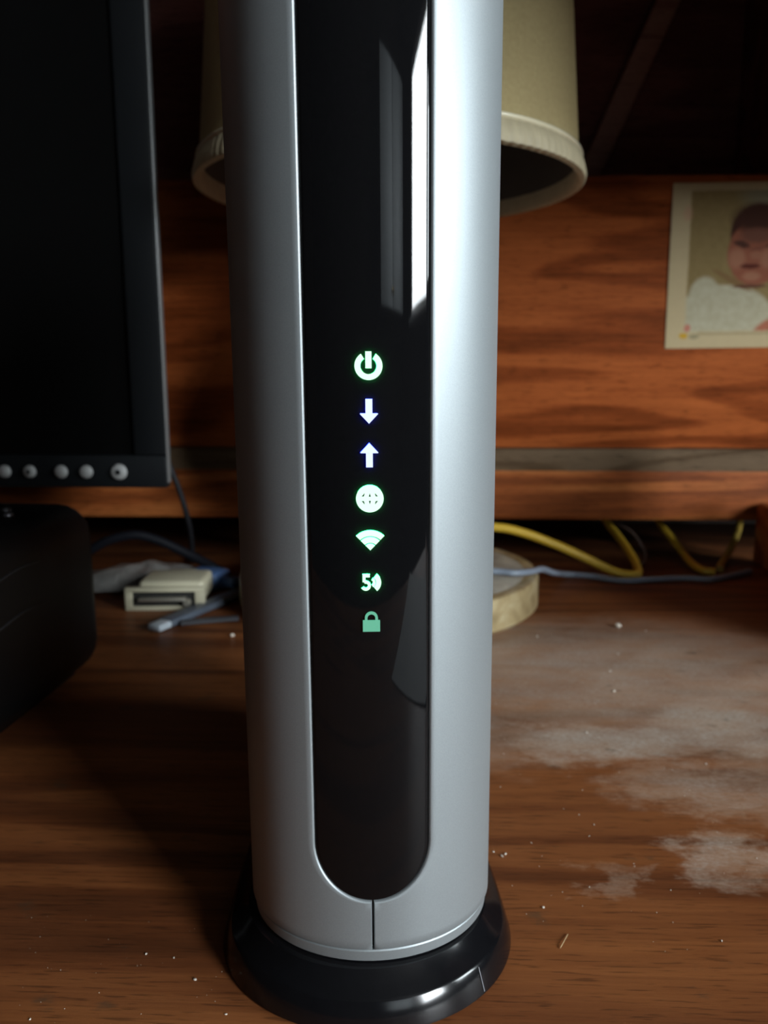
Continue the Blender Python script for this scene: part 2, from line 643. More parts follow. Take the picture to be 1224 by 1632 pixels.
etube('inner_body', [(-0.0028, 0.0155), (-0.0028, ZTOP - 0.001)], M_core)
etube('bottom_trim', [(-0.004, 0.0192), (-0.0009, 0.0192), (-0.0006, 0.0188), (-0.0009, 0.0156), (-0.0016, 0.0150), (-0.005, 0.0150)], M_silver)
etube('top_cap', [(-0.001, ZTOP), (0.0, ZTOP + 0.0006), (-0.0006, ZTOP + 0.004), (-0.004, ZTOP + 0.008), (-0.012, ZTOP + 0.010)], M_baseblk)
etube('base', [(0.0078, 0.0), (0.0091, 0.0006), (0.0090, 0.0014), (0.0066, 0.0082), (0.0058, 0.0090), (0.0035, 0.0105), (0.0004, 0.0140), (-0.003, 0.0148)],
      M_baseblk, 120, False)
# fine raised mould line across the base rim
bm = bmesh.new()
pth = [surf_t(th_of(0.031), z, dr, False) for dr, z in ((0.0091, 0.0014), (0.0067, 0.0082))]
for p_, q_ in zip(pth[:-1], pth[1:]):
    p_, q_ = Vector(p_), Vector(q_)
    dd = q_ - p_
    Mx = Matrix.Translation(p_) @ dd.to_track_quat('Z', 'Y').to_matrix().to_4x4()
    bm_box(bm, (-0.00012, -0.00012, 0), (0.00012, 0.00012, dd.length), 0, 1, Mx)
from_bm('mould_line', bm, plain('mould_line', (0.25, 0.25, 0.27), 0.3), modem)

# ---- lit icons: thin raised windows on the front strip
M_green = emissive('lit_green_face', (0.62, 1.0, 0.72), 1.35)
M_green.diffuse_color = (0, 1, 0, 1)
M_green_edge = emissive('lit_green_edge', (0.02, 1.0, 0.18), 30.0)
M_blue = emissive('lit_blue_face', (0.62, 0.72, 1.0), 1.35)
M_blue_edge = emissive('lit_blue_edge', (0.01, 0.03, 1.0), 40.0)
M_dim = emissive('dim_green', (0.115, 0.47, 0.30), 1.0)
M_gap = plain('icon_gap', (0.02, 0.03, 0.025), 0.5)
IS = 0.0003   # icon column offset along the strip


def icon(name, polys, m, zc, lo=-0.00045, hi=0.00015, parent=None, so=0.0):
    """polys: convex or strip outlines in millimetres about (IS, zc), extruded a hair proud of the strip"""
    v, f, tops = [], [], set()
    for poly in polys:
        n = len(poly)
        b0 = len(v)
        for (x, y) in poly:
            v.append(surf(IS + so + x * 0.001, zc + y * 0.001, lo))
        for (x, y) in poly:
            v.append(surf(IS + so + x * 0.001, zc + y * 0.001, hi))
        f.append(tuple(b0 + n + i for i in range(n)))
        tops.add(b0 + n)
        for i in range(n):
            j = (i + 1) % n
            f.append((b0 + i, b0 + j, b0 + n + j, b0 + n + i))
    o = pydata(name, v, f, m, parent or modem, 0, recalc=False)
    edge = {M_green: M_green_edge, M_blue: M_blue_edge}.get(m)
    if edge:
        o.data.materials.append(edge)
        for p in o.data.polygons:
            p.material_index = 0 if len(p.vertices) != 4 or min((o.data.vertices[i].index - 0) for i in p.vertices) in tops else 1
    return o


def arc_quads(r0, r1, a0, a1, n=24, cx=0.0, cy=0.0, ky=1.0):
    out = []
    for i in range(n):
        p, q = a0 + (a1 - a0) * i / n, a0 + (a1 - a0) * (i + 1) / n
        out.append([(cx + r * math.cos(w), cy + ky * r * math.sin(w)) for r, w in ((r0, p), (r1, p), (r1, q), (r0, q))])
    return out


def rect(x0, x1, y0, y1):
    return [(x0, y0), (x1, y0), (x1, y1), (x0, y1)]


# power: broken ring with a bar
icon('power_icon', arc_quads(2.05, 3.55, R(122), R(418), 40, 0, -0.15) + [rect(-0.78, 0.78, -0.75, 3.45)], M_green, 0.1861)
icon('download_icon', [rect(-0.88, 0.88, -0.6, 3.1), [(-2.35, -0.7), (0, -3.2), (2.35, -0.7), (2.2, -0.55), (-2.2, -0.55)]], M_blue, 0.1746)
icon('upload_icon', [rect(-0.88, 0.88, -3.1, 0.6), [(-2.35, 0.7), (-2.2, 0.55), (2.2, 0.55), (2.35, 0.7), (0, 3.2)]], M_blue, 0.1633)
globe = icon('globe_icon', [[(3.6 * math.cos(2 * PI * i / 40), 3.6 * math.sin(2 * PI * i / 40)) for i in range(40)]], M_green, 0.1520)
gaps = []
for sy_ in (1, -1):
    gaps.append([(-0.28, 0.55 * sy_), (0.28, 0.55 * sy_), (0.0, 1.45 * sy_)])
    for sx_ in (1, -1):
        gaps.append([(1.55 * sx_, 0.6 * sy_), (2.1 * sx_, 0.6 * sy_), (1.35 * sx_, 1.5 * sy_), (1.38 * sx_, 1.1 * sy_)])
icon('globe_grid', gaps, M_gap, 0.1520, 0.00012, 0.00022, globe)
A0, A1 = R(90 - 44), R(90 + 44)
icon('wireless_icon', arc_quads(3.84, 5.35, A0, A1, 24, 0, -2.65) + arc_quads(2.05, 3.54, A0, A1, 20, 0, -2.65) +
     [[(0, -2.65)] + [(1.75 * math.cos(A0 + (A1 - A0) * i / 12), -2.65 + 1.75 * math.sin(A0 + (A1 - A0) * i / 12)) for i in range(13)]],
     M_green, 0.1409)
five = [rect(-1.95, -0.40, 1.45, 2.3), rect(-2.35, -1.55, 0.1, 2.3)] + arc_quads(0.58, 1.36, R(-150), R(115), 22, -1.50, -0.85, 1.0)
waves = arc_quads(0.75, 1.45, R(-58), R(58), 16, -0.35, 0.0, 1.0) + arc_quads(1.62, 2.95, R(-52), R(52), 16, -0.35, 0.0, 1.0)
icon('five_gigahertz_icon', five + waves, M_green, 0.1295, so=0.0002)
icon('lock_icon', [rect(-2.3, 2.3, -2.75, 0.35)] + arc_quads(1.05, 1.75, 0, PI, 20, 0, 1.0) + [rect(-1.75, -1.05, 0.3, 1.02), rect(1.05, 1.75, 0.3, 1.02)],
     M_dim, 0.1187, so=0.0001)

# ------------------------------------------------------------------ table lamp
lamp = thing('table_lamp', 'cream drum-shade table lamp standing behind the gateway tower', 'lamp', (-0.018, 0.632, 0))
SY = -0.015      # the shade hangs a touch towards the viewer
M_shade = bpy.data.materials.new('shade_fabric')
t = nt(M_shade)
b = t.nodes['Principled BSDF']
wv = noise_n(t, coords(t, (1, 1, 1)), 420.0, 3.0, 0.6)
bl = noise_n(t, coords(t, (1, 1, 0.5)), 14.0, 3.0, 0.5)
c = mix_c(t, wv, (0.34, 0.262, 0.115), (0.50, 0.40, 0.195))
c = mix_c(t, math_n(t, 'MULTIPLY', maprange(t, bl, 0.5, 0.75), 0.4), c, (0.22, 0.16, 0.08))
t.links.new(c, b.inputs['Base Color'])
b.inputs['Roughness'].default_value = 0.85
bump(t, b, wv, 0.35, 0.0008)
M_binding = plain('shade_binding', (0.50, 0.43, 0.28), 0.6, var=0.2, vscale=120)
M_piping = plain('piping_gold', (0.88, 0.80, 0.58), 0.15, var=0.05, coat=1.0)
M_shade_in = plain('shade_lining', (0.10, 0.085, 0.07), 0.9)
M_brass = plain('aged_brass', (0.35, 0.24, 0.09), 0.35, 0.9)
ZS = 0.319
lathe('shade', [(0.1375, ZS + 0.010), (0.1265, 0.47), (0.1165, 0.60), (0.1155, 0.60), (0.1255, 0.47), (0.1362, ZS + 0.010)], M_shade, lamp, 96, (0, SY, 0), closed=True)
lathe('shade_lining', [(0.1358, ZS + 0.012), (0.1250, 0.47), (0.1150, 0.598), (0.1146, 0.598), (0.1246, 0.47), (0.1354, ZS + 0.012)], M_shade_in, lamp, 96, (0, SY, 0), closed=True)
NR = 720


def rib(i, j):
    return 0.0009 * (0.5 + 0.5 * math.cos(2 * PI * i / 6)) if j in (1, 2, 3, 4) else 0


lathe('bottom_binding', [(0.1368, ZS + 0.0150), (0.1388, ZS + 0.0140), (0.1408, ZS + 0.0080), (0.1420, ZS + 0.0030), (0.1415, ZS), (0.1385, ZS - 0.001), (0.1355, ZS + 0.002), (0.1358, ZS + 0.0150)],
      M_binding, lamp, NR, (0, SY, 0), closed=True, ribs=rib, smooth=60)
cr = [(0.1386 + 0.0016 * math.cos(2 * PI * i / 10), ZS + 0.0156 + 0.0016 * math.sin(2 * PI * i / 10)) for i in range(10)]
lathe('piping', cr, M_piping, lamp, 120, (0, SY, 0), closed=True, smooth=60)
cr = [(0.1162 + 0.0025 * math.cos(2 * PI * i / 10), 0.60 + 0.0025 * math.sin(2 * PI * i / 10)) for i in range(10)]
lathe('top_ring', cr, M_binding, lamp, 96, (0, SY, 0), closed=True, smooth=60)
for k_ in range(3):
    a = 2 * PI * k_ / 3 + 0.3
    tube('spider_arm', [(0, SY, 0.575), (0.06 * math.sin(a), SY + 0.06 * math.cos(a), 0.590), (0.115 * math.sin(a), SY + 0.115 * math.cos(a), 0.596)], 0.0015, M_brass, lamp, 4, 8)
M_base_st = bpy.data.materials.new('lamp_base_stone')
t = nt(M_base_st)
b = t.nodes['Principled BSDF']
n1 = noise_n(t, coords(t), 34.0, 5.0, 0.62, 0.8)
c = ramp(t, n1, [(0.3, (0.16, 0.14, 0.11)), (0.5, (0.30, 0.27, 0.22)), (0.7, (0.42, 0.38, 0.30))])
t.links.new(c, b.inputs['Base Color'])
b.inputs['Roughness'].default_value = 0.55
M_base_gold = bpy.data.materials.new('lamp_base_band')
t = nt(M_base_gold)
b = t.nodes['Principled BSDF']
n1 = noise_n(t, coords(t), 40.0, 5.0, 0.65, 0.5)
c = ramp(t, n1, [(0.3, (0.22, 0.16, 0.075)), (0.52, (0.38, 0.29, 0.15)), (0.7, (0.50, 0.43, 0.27))])
t.links.new(c, b.inputs['Base Color'])
b.inputs['Roughness'].default_value = 0.4
b.inputs['Metallic'].default_value = 0.15
lathe('base_band', [(0.0, 0.0), (0.119, 0.0), (0.122, 0.003), (0.122, 0.0235), (0.1205, 0.0262), (0.118, 0.027), (0.112, 0.0262), (0.0, 0.0262)], M_base_gold, lamp, 96)
lathe('base_top', [(0.0, 0.0262), (0.111, 0.0262), (0.106, 0.0285), (0.08, 0.0305), (0.05, 0.034), (0.032, 0.046), (0.022, 0.07), (0.0, 0.07)], M_base_st, lamp, 96)
lathe('body', [(0.0, 0.066), (0.024, 0.066), (0.028, 0.074), (0.046, 0.092), (0.070, 0.125), (0.078, 0.165), (0.072, 0.205), (0.052, 0.25), (0.030, 0.285), (0.020, 0.305), (0.022, 0.312), (0.0, 0.312)], M_base_st, lamp, 64, (0, SY * 0.5, 0))
tube('stem', [(0, SY * 0.6, 0.30), (0, SY * 0.8, 0.34), (0, SY, 0.37), (0, SY, 0.40)], 0.009, M_brass, lamp, 6, 20)
lathe('socket', [(0, 0.39), (0.016, 0.39), (0.018, 0.395), (0.018, 0.44), (0.014, 0.446), (0, 0.446)], M_brass, lamp, 32, (0, SY, 0))
lathe('bulb', [(0.0, 0.446), (0.013, 0.447), (0.015, 0.458), (0.027, 0.485), (0.030, 0.503), (0.025, 0.522), (0.012, 0.533), (0, 0.535)], plain('bulb_frost', (0.6, 0.6, 0.57), 0.4), lamp, 32, (0, SY, 0))
tube('harp', [(0, SY, 0.44), (0.034, SY, 0.46), (0.04, SY, 0.51), (0.02, SY, 0.56), (0, SY, 0.575), (-0.02, SY, 0.56), (-0.04, SY, 0.51), (-0.034, SY, 0.46), (0, SY, 0.44)], 0.0014, M_brass, lamp, 6, 8)

# ------------------------------------------------------------------ pinned baby photograph
PX0, PZ0, PWD, PHT = 0.2432, 0.2078, 0.116, 0.1502
M_photo = bpy.data.materials.new('photo_print')
t = nt(M_photo)
b = t.nodes['Principled BSDF']
tc = t.nodes.new('ShaderNodeTexCoord')
sp = t.nodes.new('ShaderNodeSeparateXYZ')
wob = t.nodes.new('ShaderNodeTexNoise')
wob.inputs['Scale'].default_value = 160
t.links.new(tc.outputs['Object'], wob.inputs['Vector'])
add = t.nodes.new('ShaderNodeVectorMath')
add.operation = 'MULTIPLY_ADD'
t.links.new(wob.outputs['Color'], add.inputs[0])
add.inputs[1].default_value = (0.0022, 0, 0.0022)
t.links.new(tc.outputs['Object'], add.inputs[2])
t.links.new(add.outputs[0], sp.inputs[0])
U, V = sp.outputs[0], sp.outputs[2]
KX, KZ = 0.000593, 0.000573


def pm(px, py):
    return (px - 1060 - 0.03 * 0) * KX, (555 - py) * KZ


def ell(px, py, rx, ry, soft=0.35, rot=0.0):
    x, z = pm(px, py)
    dx, dz = math_n(t, 'SUBTRACT', U, x + 0.0011), math_n(t, 'SUBTRACT', V, z + 0.0011)
    c_, s_ = math.cos(rot), math.sin(rot)
    ax = math_n(t, 'ADD', math_n(t, 'MULTIPLY', dx, c_), math_n(t, 'MULTIPLY', dz, s_))
    az = math_n(t, 'SUBTRACT', math_n(t, 'MULTIPLY', dz, c_), math_n(t, 'MULTIPLY', dx, s_))
    e = math_n(t, 'ADD', math_n(t, 'POWER', math_n(t, 'ABSOLUTE', math_n(t, 'DIVIDE', ax, rx * KX)), 2.0),
               math_n(t, 'POWER', math_n(t, 'ABSOLUTE', math_n(t, 'DIVIDE', az, ry * KZ)), 2.0))
    return maprange(t, e, 1.0 + soft, 1.0 - soft)


def rectm(x0, x1, y0, y1, s=0.0012):
    xa, za = pm(x0, y1)
    xb, zb = pm(x1, y0)
    m1 = maprange(t, U, xa - s, xa + s)
    m2 = maprange(t, U, xb + s, xb - s)
    m3 = maprange(t, V, za - s, za + s)
    m4 = maprange(t, V, zb + s, zb - s)
    return math_n(t, 'MULTIPLY', math_n(t, 'MULTIPLY', m1, m2), math_n(t, 'MULTIPLY', m3, m4))


paper = (0.47, 0.37, 0.215)
nz = wob.outputs[0]
bg = mix_c(t, nz, (0.20, 0.14, 0.055), (0.26, 0.185, 0.08))
bg = mix_c(t, ell(1230, 310, 60, 30, 0.8), bg, (0.22, 0.19, 0.12))
cloth = mix_c(t, nz, (0.34, 0.30, 0.19), (0.47, 0.43, 0.31))
pic = mix_c(t, ell(1150, 505, 78, 52, 0.12), bg, cloth)
pic = mix_c(t, ell(1118, 470, 24, 30, 0.3), pic, cloth)
pic = mix_c(t, ell(1160, 446, 34, 5, 0.6, -0.5), pic, (0.20, 0.12, 0.05))
pic = mix_c(t, ell(1235, 540, 48, 34, 0.2, 0.5), pic, (0.36, 0.13, 0.075))
pic = mix_c(t, ell(1197, 372, 43, 45, 0.14), pic, (0.05, 0.018, 0.012))
pic = mix_c(t, ell(1195, 403, 44, 52, 0.14), pic, (0.25, 0.085, 0.048))
pic = mix_c(t, ell(1198, 350, 40, 24, 0.7), pic, (0.055, 0.022, 0.014))
pic = mix_c(t, ell(1196, 376, 26, 12, 0.8), pic, (0.15, 0.06, 0.038))
pic = mix_c(t, ell(1172, 389, 13, 5, 0.7, -0.3), pic, (0.075, 0.03, 0.02))
pic = mix_c(t, math_n(t, 'MULTIPLY', ell(1200, 396, 14, 4, 0.9, 0.15), 0.4), pic, (0.12, 0.04, 0.03))
pic = mix_c(t, ell(1222, 391, 13, 5, 0.7, 0.2), pic, (0.075, 0.03, 0.02))
pic = mix_c(t, ell(1166, 412, 13, 16, 0.9), pic, (0.33, 0.145, 0.085))
pic = mix_c(t, ell(1215, 412, 13, 16, 0.9), pic, (0.31, 0.135, 0.08))
pic = mix_c(t, ell(1195, 407, 9, 7, 0.8), pic, (0.29, 0.12, 0.07))
pic = mix_c(t, ell(1187, 424, 15, 4, 0.6), pic, (0.09, 0.022, 0.015))
pic = mix_c(t, ell(1190, 440, 14, 7, 0.8), pic, (0.33, 0.145, 0.085))
pic = mix_c(t, ell(1188, 456, 26, 3, 0.7), pic, (0.12, 0.05, 0.03))
full = mix_c(t, rectm(1092, 1400, 303, 526), mix_c(t, nz, tuple(x * 0.93 for x in paper), paper), pic)
full = mix_c(t, math_n(t, 'MULTIPLY', rectm(1112, 1400, 528, 532, 0.0006), 0.5), full, (0.25, 0.2, 0.1))
full = mix_c(t, ell(1088, 535, 7, 5, 0.5), full, (0.48, 0.28, 0.03))
full = mix_c(t, ell(1094, 522, 5, 6, 0.5), full, (0.45, 0.17, 0.12))
full = mix_c(t, ell(1105, 536, 8, 4, 0.6), full, (0.28, 0.24, 0.14))
full = mix_c(t, math_n(t, 'MULTIPLY', ell(1086, 340, 7, 12, 0.8), 0.5), full, (0.50, 0.28, 0.18))
t.links.new(full, b.inputs['Base Color'])
b.inputs['Roughness'].default_value = 0.5
b.inputs['Specular IOR Level'].default_value = 0.03
v, f = [], []
nx, nz_ = 12, 12
for side in (0, 1):
    for j in range(nz_ + 1):
        for i in range(nx + 1):
            u, w = i / nx, j / nz_
            curl = -0.0006 - 0.0012 * (abs(u - 0.5) * 2) ** 3 * w - (0.0003 if side == 0 else 0)
            v.append((u * PWD, curl, w * PHT))
k = nx + 1
S1 = k * (nz_ + 1)
for j in range(nz_):
    for i in range(nx):
        a = j * k + i
        f.append((a, a + 1, a + k + 1, a + k))
        f.append((S1 + a, S1 + a + k, S1 + a + k + 1, S1 + a + 1))
for i in range(nx):
    f.append((i, S1 + i, S1 + i + 1, i + 1))
    q = nz_ * k + i
    f.append((q, q + 1, S1 + q + 1, S1 + q))
for j in range(nz_):
    a = j * k
    f.append((a, a + k, S1 + a + k, S1 + a))
    a = j * k + nx
    f.append((a, S1 + a, S1 + a + k, a + k))
photo = pydata('photograph', v, f, M_photo, None, 60)
photo.location = (PX0, PY, PZ0)
photo.rotation_euler = (0, R(-0.7), 0)
tag(photo, 'portrait print of a baby in white with a cream border on the hutch', 'photo')

# ------------------------------------------------------------------ monitor
mon = thing('computer_monitor', 'black flat computer monitor with five round silver buttons along its bezel', 'monitor', (-0.39, 0.60, 0))
M_bez = plain('bezel_black', (0.008, 0.009, 0.010), 0.35, var=0.2, vscale=400, spec=0.2)
M_scr = plain('screen_black', (0.003, 0.003, 0.003), 0.3, var=0.1, spec=0.2)
M_trim = plain('monitor_trim', (0.30, 0.31, 0.31), 0.32, 0.6)
M_btn = plain('button_silver', (0.50, 0.50, 0.49), 0.4, 0.35)
X0, X1, ZB, ZT = -0.20, 0.20, 0.096, 0.505
bz = 0.0255
bm = bmesh.new()
bm_box(bm, (X0, 0.0, ZB), (X1, 0.010, ZB + bz), 0.002)
bm_box(bm, (X0, 0.0, ZT - bz), (X1, 0.010, ZT), 0.002)
bm_box(bm, (X0, 0.0, ZB + bz), (X0 + bz, 0.010, ZT - bz), 0.002)
bm_box(bm, (X1 - bz, 0.0, ZB + bz), (X1, 0.010, ZT - bz), 0.002)
from_bm('bezel', bm, M_bez, mon)
box('screen', (X0 + bz, 0.0045, ZB + bz), (X1 - bz, 0.0095, ZT - bz), M_scr, mon)
box('rear_housing', (X0 + 0.022, 0.010, ZB + 0.012), (X1 - 0.022, 0.055, ZT - 0.012), M_bez, mon, 0.006, 3)
box('side_trim', (X1 - 0.0002, 0.0006, ZB + 0.004), (X1 + 0.0010, 0.0080, ZT - 0.004), M_trim, mon, 0.0006)
for px_, r_ in ((8, 0.0050), (48, 0.0050), (98, 0.0052), (138, 0.0052), (190, 0.0063)):
    xx = -0.2275 + (px_ - 190) * 0.000498 + 0.39
    prof = [(0.0, 0.0), (r_, 0.0), (r_ * 1.0, 0.0012), (r_ * 0.85, 0.0026), (r_ * 0.5, 0.0034), (0.0, 0.0037)]
    o = lathe('button', prof, M_btn, mon, 28)
    o.rotation_euler = (R(90), 0, 0)
    o.location = (xx, 0.0004, 0.1086)
    if px_ in (48, 190):
        d_ = lathe('button_mark', [(0.0, 0.0), (r_ * 0.32, 0.0), (r_ * 0.3, 0.0004), (0.0, 0.0004)], M_bez, o, 16)
        d_.location = (0, 0, 0.0035)
tube('stand_neck', [(-0.09, 0.05, 0.004), (-0.09, 0.05, 0.10), (-0.09, 0.045, 0.18)], 0.022, M_bez, mon, 4, 20)
lathe('stand_foot', [(0.0, 0.0), (0.085, 0.0), (0.088, 0.004), (0.08, 0.010), (0.03, 0.016), (0.0, 0.017)], M_bez, mon, 48, (-0.10, 0.04, 0))

# ------------------------------------------------------------------ black box device by the left edge
dev = thing('black_device', 'bulky black box with rounded corners below the monitor', 'device', (-0.285, 0.40, 0), R(-3))
M_dev = plain('device_black', (0.004, 0.0038, 0.004), 0.45, var=0.2, vscale=200, spec=0.2)
box('housing', (-0.09, -0.110, 0.004), (0.09, 0.075, 0.108), M_dev, dev, 0.020, 5)
box('foot_plinth', (-0.075, -0.095, 0.0), (0.075, 0.06, 0.006), M_dev, dev, 0.002)
for (x_, y_) in ((0.066, 0.015), (0.078 - 0.022, 0.03)):  # studs put in place of two small highlights on the top
    lathe('glint_stud', [(0, 0.1075), (0.0028, 0.1075), (0.0026, 0.1092), (0.0012, 0.1100), (0, 0.1101)], plain('glint_grey', (0.12, 0.12, 0.13), 0.3, 0.5), dev, 16, (x_, y_, 0))
for zz in (0.085, 0.062):  # thin grey lines stand in for faint highlight arcs on the housing
    tube('highlight_arc', [(0.0900, -0.045, zz), (0.0902, -0.02, zz + 0.003), (0.0900, 0.0, zz + 0.002)], 0.0005, plain('highlight_grey', (0.03, 0.03, 0.033), 0.35, spec=0.2), dev, 5, 8)

# ------------------------------------------------------------------ cables
M_yel = plain('yellow_cable', (0.62, 0.40, 0.035), 0.42, var=0.15, vscale=50)
M_gry = plain('grey_blue_cable', (0.22, 0.26, 0.32), 0.4, var=0.2, vscale=80)
M_brn = plain('brown_cord', (0.085, 0.055, 0.045), 0.5)
M_blk = plain('black_cable', (0.012, 0.012, 0.014), 0.5, spec=0.2)
tag(tube('network_cable', [(-0.06, 0.70, 0.030), (0.02, 0.70, 0.048), (0.0739, 0.70, 0.0473), (0.0995, 0.70, 0.0428), (0.1281, 0.70, 0.0326), (0.1568, 0.70, 0.020), (0.180, 0.7005, 0.0085), (0.196, 0.6985, 0.0044), (0.2065, 0.701, 0.0046),
                   (0.2105, 0.718, 0.0070), (0.2109, 0.735, 0.0118), (0.2075, 0.765, 0.0220), (0.2034, 0.80, 0.031), (0.1979, 0.83, 0.046)], 0.0040, M_yel, zmin=0.0042),
    'long yellow cable drooping from the tower and bending sharply back under the hutch', 'cable', 'yellow cables')
tag(tube('network_cable', [(0.2531, 0.84, 0.047), (0.2588, 0.81, 0.0310), (0.2685, 0.77, 0.0105), (0.2680, 0.735, 0.0052), (0.2715, 0.715, 0.0042), (0.280, 0.712, 0.0042)], 0.0037, M_yel, zmin=0.0039),
    'short straight yellow cable slanting down from the hutch, second from the tower', 'cable', 'yellow cables')
tag(tube('network_cable', [(0.353, 0.84, 0.045), (0.3400, 0.81, 0.0309), (0.3285, 0.79, 0.0190), (0.312, 0.765, 0.0085), (0.296, 0.740, 0.0040), (0.290, 0.725, 0.0036)], 0.0034, plain('dull_yellow_cable', (0.40, 0.27, 0.05), 0.5, var=0.3, vscale=40), zmin=0.0036),
    'dull yellow cable nearest the right edge, under the hutch corner', 'cable', 'yellow cables')
tag(tube('thin_cord', [(0.205, 0.835, 0.046), (0.2095, 0.815, 0.034), (0.2250, 0.795, 0.0245), (0.2320, 0.772, 0.0105), (0.2270, 0.752, 0.0040), (0.2190, 0.745, 0.0026)], 0.0018, M_brn, zmin=0.002),
    'thin brown cord looping beside the bent yellow cable', 'cord')
tag(tube('grey_cable', [(-0.12, 0.560, 0.0275), (-0.085, 0.572, 0.0325), (-0.05, 0.582, 0.0350), (0.02, 0.590, 0.0350), (0.0641, 0.594, 0.0330), (0.0803, 0.5925, 0.0322), (0.0955, 0.604, 0.0306), (0.1075, 0.628, 0.0265), (0.1225, 0.662, 0.0150), (0.1400, 0.700, 0.0040), (0.1637, 0.698, 0.003), (0.1872, 0.683, 0.003),
                       (0.2164, 0.6886, 0.003), (0.2459, 0.694, 0.003), (0.2669, 0.6903, 0.003), (0.2881, 0.7021, 0.003), (0.3158, 0.7215, 0.003)], 0.0026, M_gry, zmin=0.0028),
    'thin grey blue cable running over the lamp base and along the desk', 'cable')
tag(tube('monitor_cord', [(-0.222, 0.661, 0.135), (-0.2110, 0.662, 0.116), (-0.2045, 0.662, 0.0998), (-0.1995, 0.664, 0.0830), (-0.1960, 0.668, 0.0635), (-0.1965, 0.680, 0.0430), (-0.205, 0.712, 0.012), (-0.217, 0.75, 0.0026), (-0.228, 0.78, 0.0026)], 0.0024, M_blk, zmin=0.0026),
    'thin black cord hanging straight down from the monitor corner', 'cord')
tag(tube('thick_cord', [(-0.31, 0.655, 0.0040), (-0.275, 0.655, 0.035), (-0.2461, 0.66, 0.0455), (-0.2246, 0.665, 0.0415), (-0.1937, 0.67, 0.0255), (-0.1721, 0.668, 0.0145), (-0.1568, 0.6637, 0.0055), (-0.148, 0.660, 0.0045)], 0.0042, plain('dark_blue_cable', (0.005, 0.0055, 0.008), 0.5, spec=0.12), zmin=0.0044),
    'thick black cord arching behind the beige connector', 'cord')

# ------------------------------------------------------------------ connectors and litter left of the tower
con = thing('video_connector', 'beige plastic cable connector with an open metal plug end', 'connector', (-0.193, 0.588, 0), R(4))
M_bei = plain('beige_plastic', (0.42, 0.39, 0.28), 0.5, var=0.1)
M_met = plain('plug_metal', (0.55, 0.52, 0.44), 0.35, 0.8)
bm = bmesh.new()
bm_box(bm, (-0.022, 0.006, 0.0045), (0.030, 0.046, 0.0225), 0.004, 3)
bm_box(bm, (-0.010, 0.044, 0.007), (0.016, 0.062, 0.019), 0.003, 2)
from_bm('hood', bm, M_bei, con)
bm = bmesh.new()
bm_box(bm, (-0.031, 0.001, 0.0), (0.031, 0.007, 0.0035), 0.0006)
bm_box(bm, (-0.031, 0.001, 0.0150), (0.031, 0.007, 0.0185), 0.0006)
bm_box(bm, (-0.031, 0.001, 0.0035), (-0.0255, 0.007, 0.0150), 0.0004)
bm_box(bm, (0.0235, 0.001, 0.0035), (0.031, 0.007, 0.0150), 0.0004)
from_bm('face_frame', bm, M_bei, con)
box('socket_cavity', (-0.0255, 0.0035, 0.0035), (0.0235, 0.0065, 0.0150), plain('cavity_black', (0.006, 0.006, 0.005), 0.7), con)
box('contact_blade', (-0.0200, -0.003, 0.0085), (0.0165, 0.0036, 0.0110), M_met, con, 0.0005)
o = lathe('thumb_screw', [(0, 0), (0.0030, 0), (0.0032, 0.004), (0.0024, 0.0055), (0, 0.0055)], M_met, con, 20)
o.rotation_euler = (R(90), 0, 0)
o.location = (0.0175, 0.0025, 0.0068)

blue = thing('blue_plug', 'small blue plug lying behind the beige connector', 'connector', (-0.172, 0.655, 0), R(-25))
M_blu = plain('blue_plastic', (0.06, 0.12, 0.26), 0.45, var=0.2)
box('plug_body', (-0.020, -0.012, 0.0), (0.012, 0.012, 0.017), M_blu, blue, 0.004, 3)
box('strain_relief', (0.0115, -0.005, 0.004), (0.026, 0.005, 0.013), M_blu, blue, 0.002, 2)

# crumpled clear sleeve
M_bag = bpy.data.materials.new('clear_plastic')
t = nt(M_bag)
b = t.nodes['Principled BSDF']
cn = noise_n(t, coords(t), 70.0, 4.0, 0.6, 1.0)
t.links.new(mix_c(t, cn, (0.10, 0.095, 0.09), (0.30, 0.29, 0.27)), b.inputs['Base Color'])
b.inputs['Roughness'].default_value = 0.25
b.inputs['Transmission Weight'].default_value = 0.25
bump(t, b, cn, 0.6, 0.004)
v, f = [], []
nx, ny = 26, 20
for side in (0, 1):
    for j in range(ny + 1):
        for i in range(nx + 1):
            u, w = i / nx, j / ny
            x_ = -0.060 + 0.115 * u
            y_ = -0.028 + 0.062 * w
            h = 0.004 + 0.016 * math.sin(PI * min(1, w * 1.05)) ** 0.7 * math.sin(PI * u) ** 0.5
            h += 0.005 * noise.noise(Vector((x_ * 60, y_ * 60, 3.1))) * math.sin(PI * u) * math.sin(PI * w)
            h = max(0.0012, h)
            v.append((x_, y_, h if side == 0 else h - 0.0009))
k = nx + 1
S1 = k * (ny + 1)
for j in range(ny):
    for i in range(nx):
        a = j * k + i
        f.append((a, a + 1, a + k + 1, a + k))
        f.append((S1 + a, S1 + a + k, S1 + a + k + 1, S1 + a + 1))
for i in range(nx):
    f.append((i, S1 + i, S1 + i + 1, i + 1))
    q = ny * k + i
    f.append((q, q + 1, S1 + q + 1, S1 + q))
for j in range(ny):
    a = j * k
    f.append((a, a + k, S1 + a + k, S1 + a))
    a = j * k + nx
    f.append((a, S1 + a, S1 + a + k, a + k))
bag = pydata('plastic_sleeve', v, f, M_bag, None, 60)
bag.location = (-0.232, 0.662, 0)
bag.rotation_euler = (0, 0, R(8))
tag(bag, 'crumpled greyish plastic sleeve lying behind the beige connector', 'wrapper')

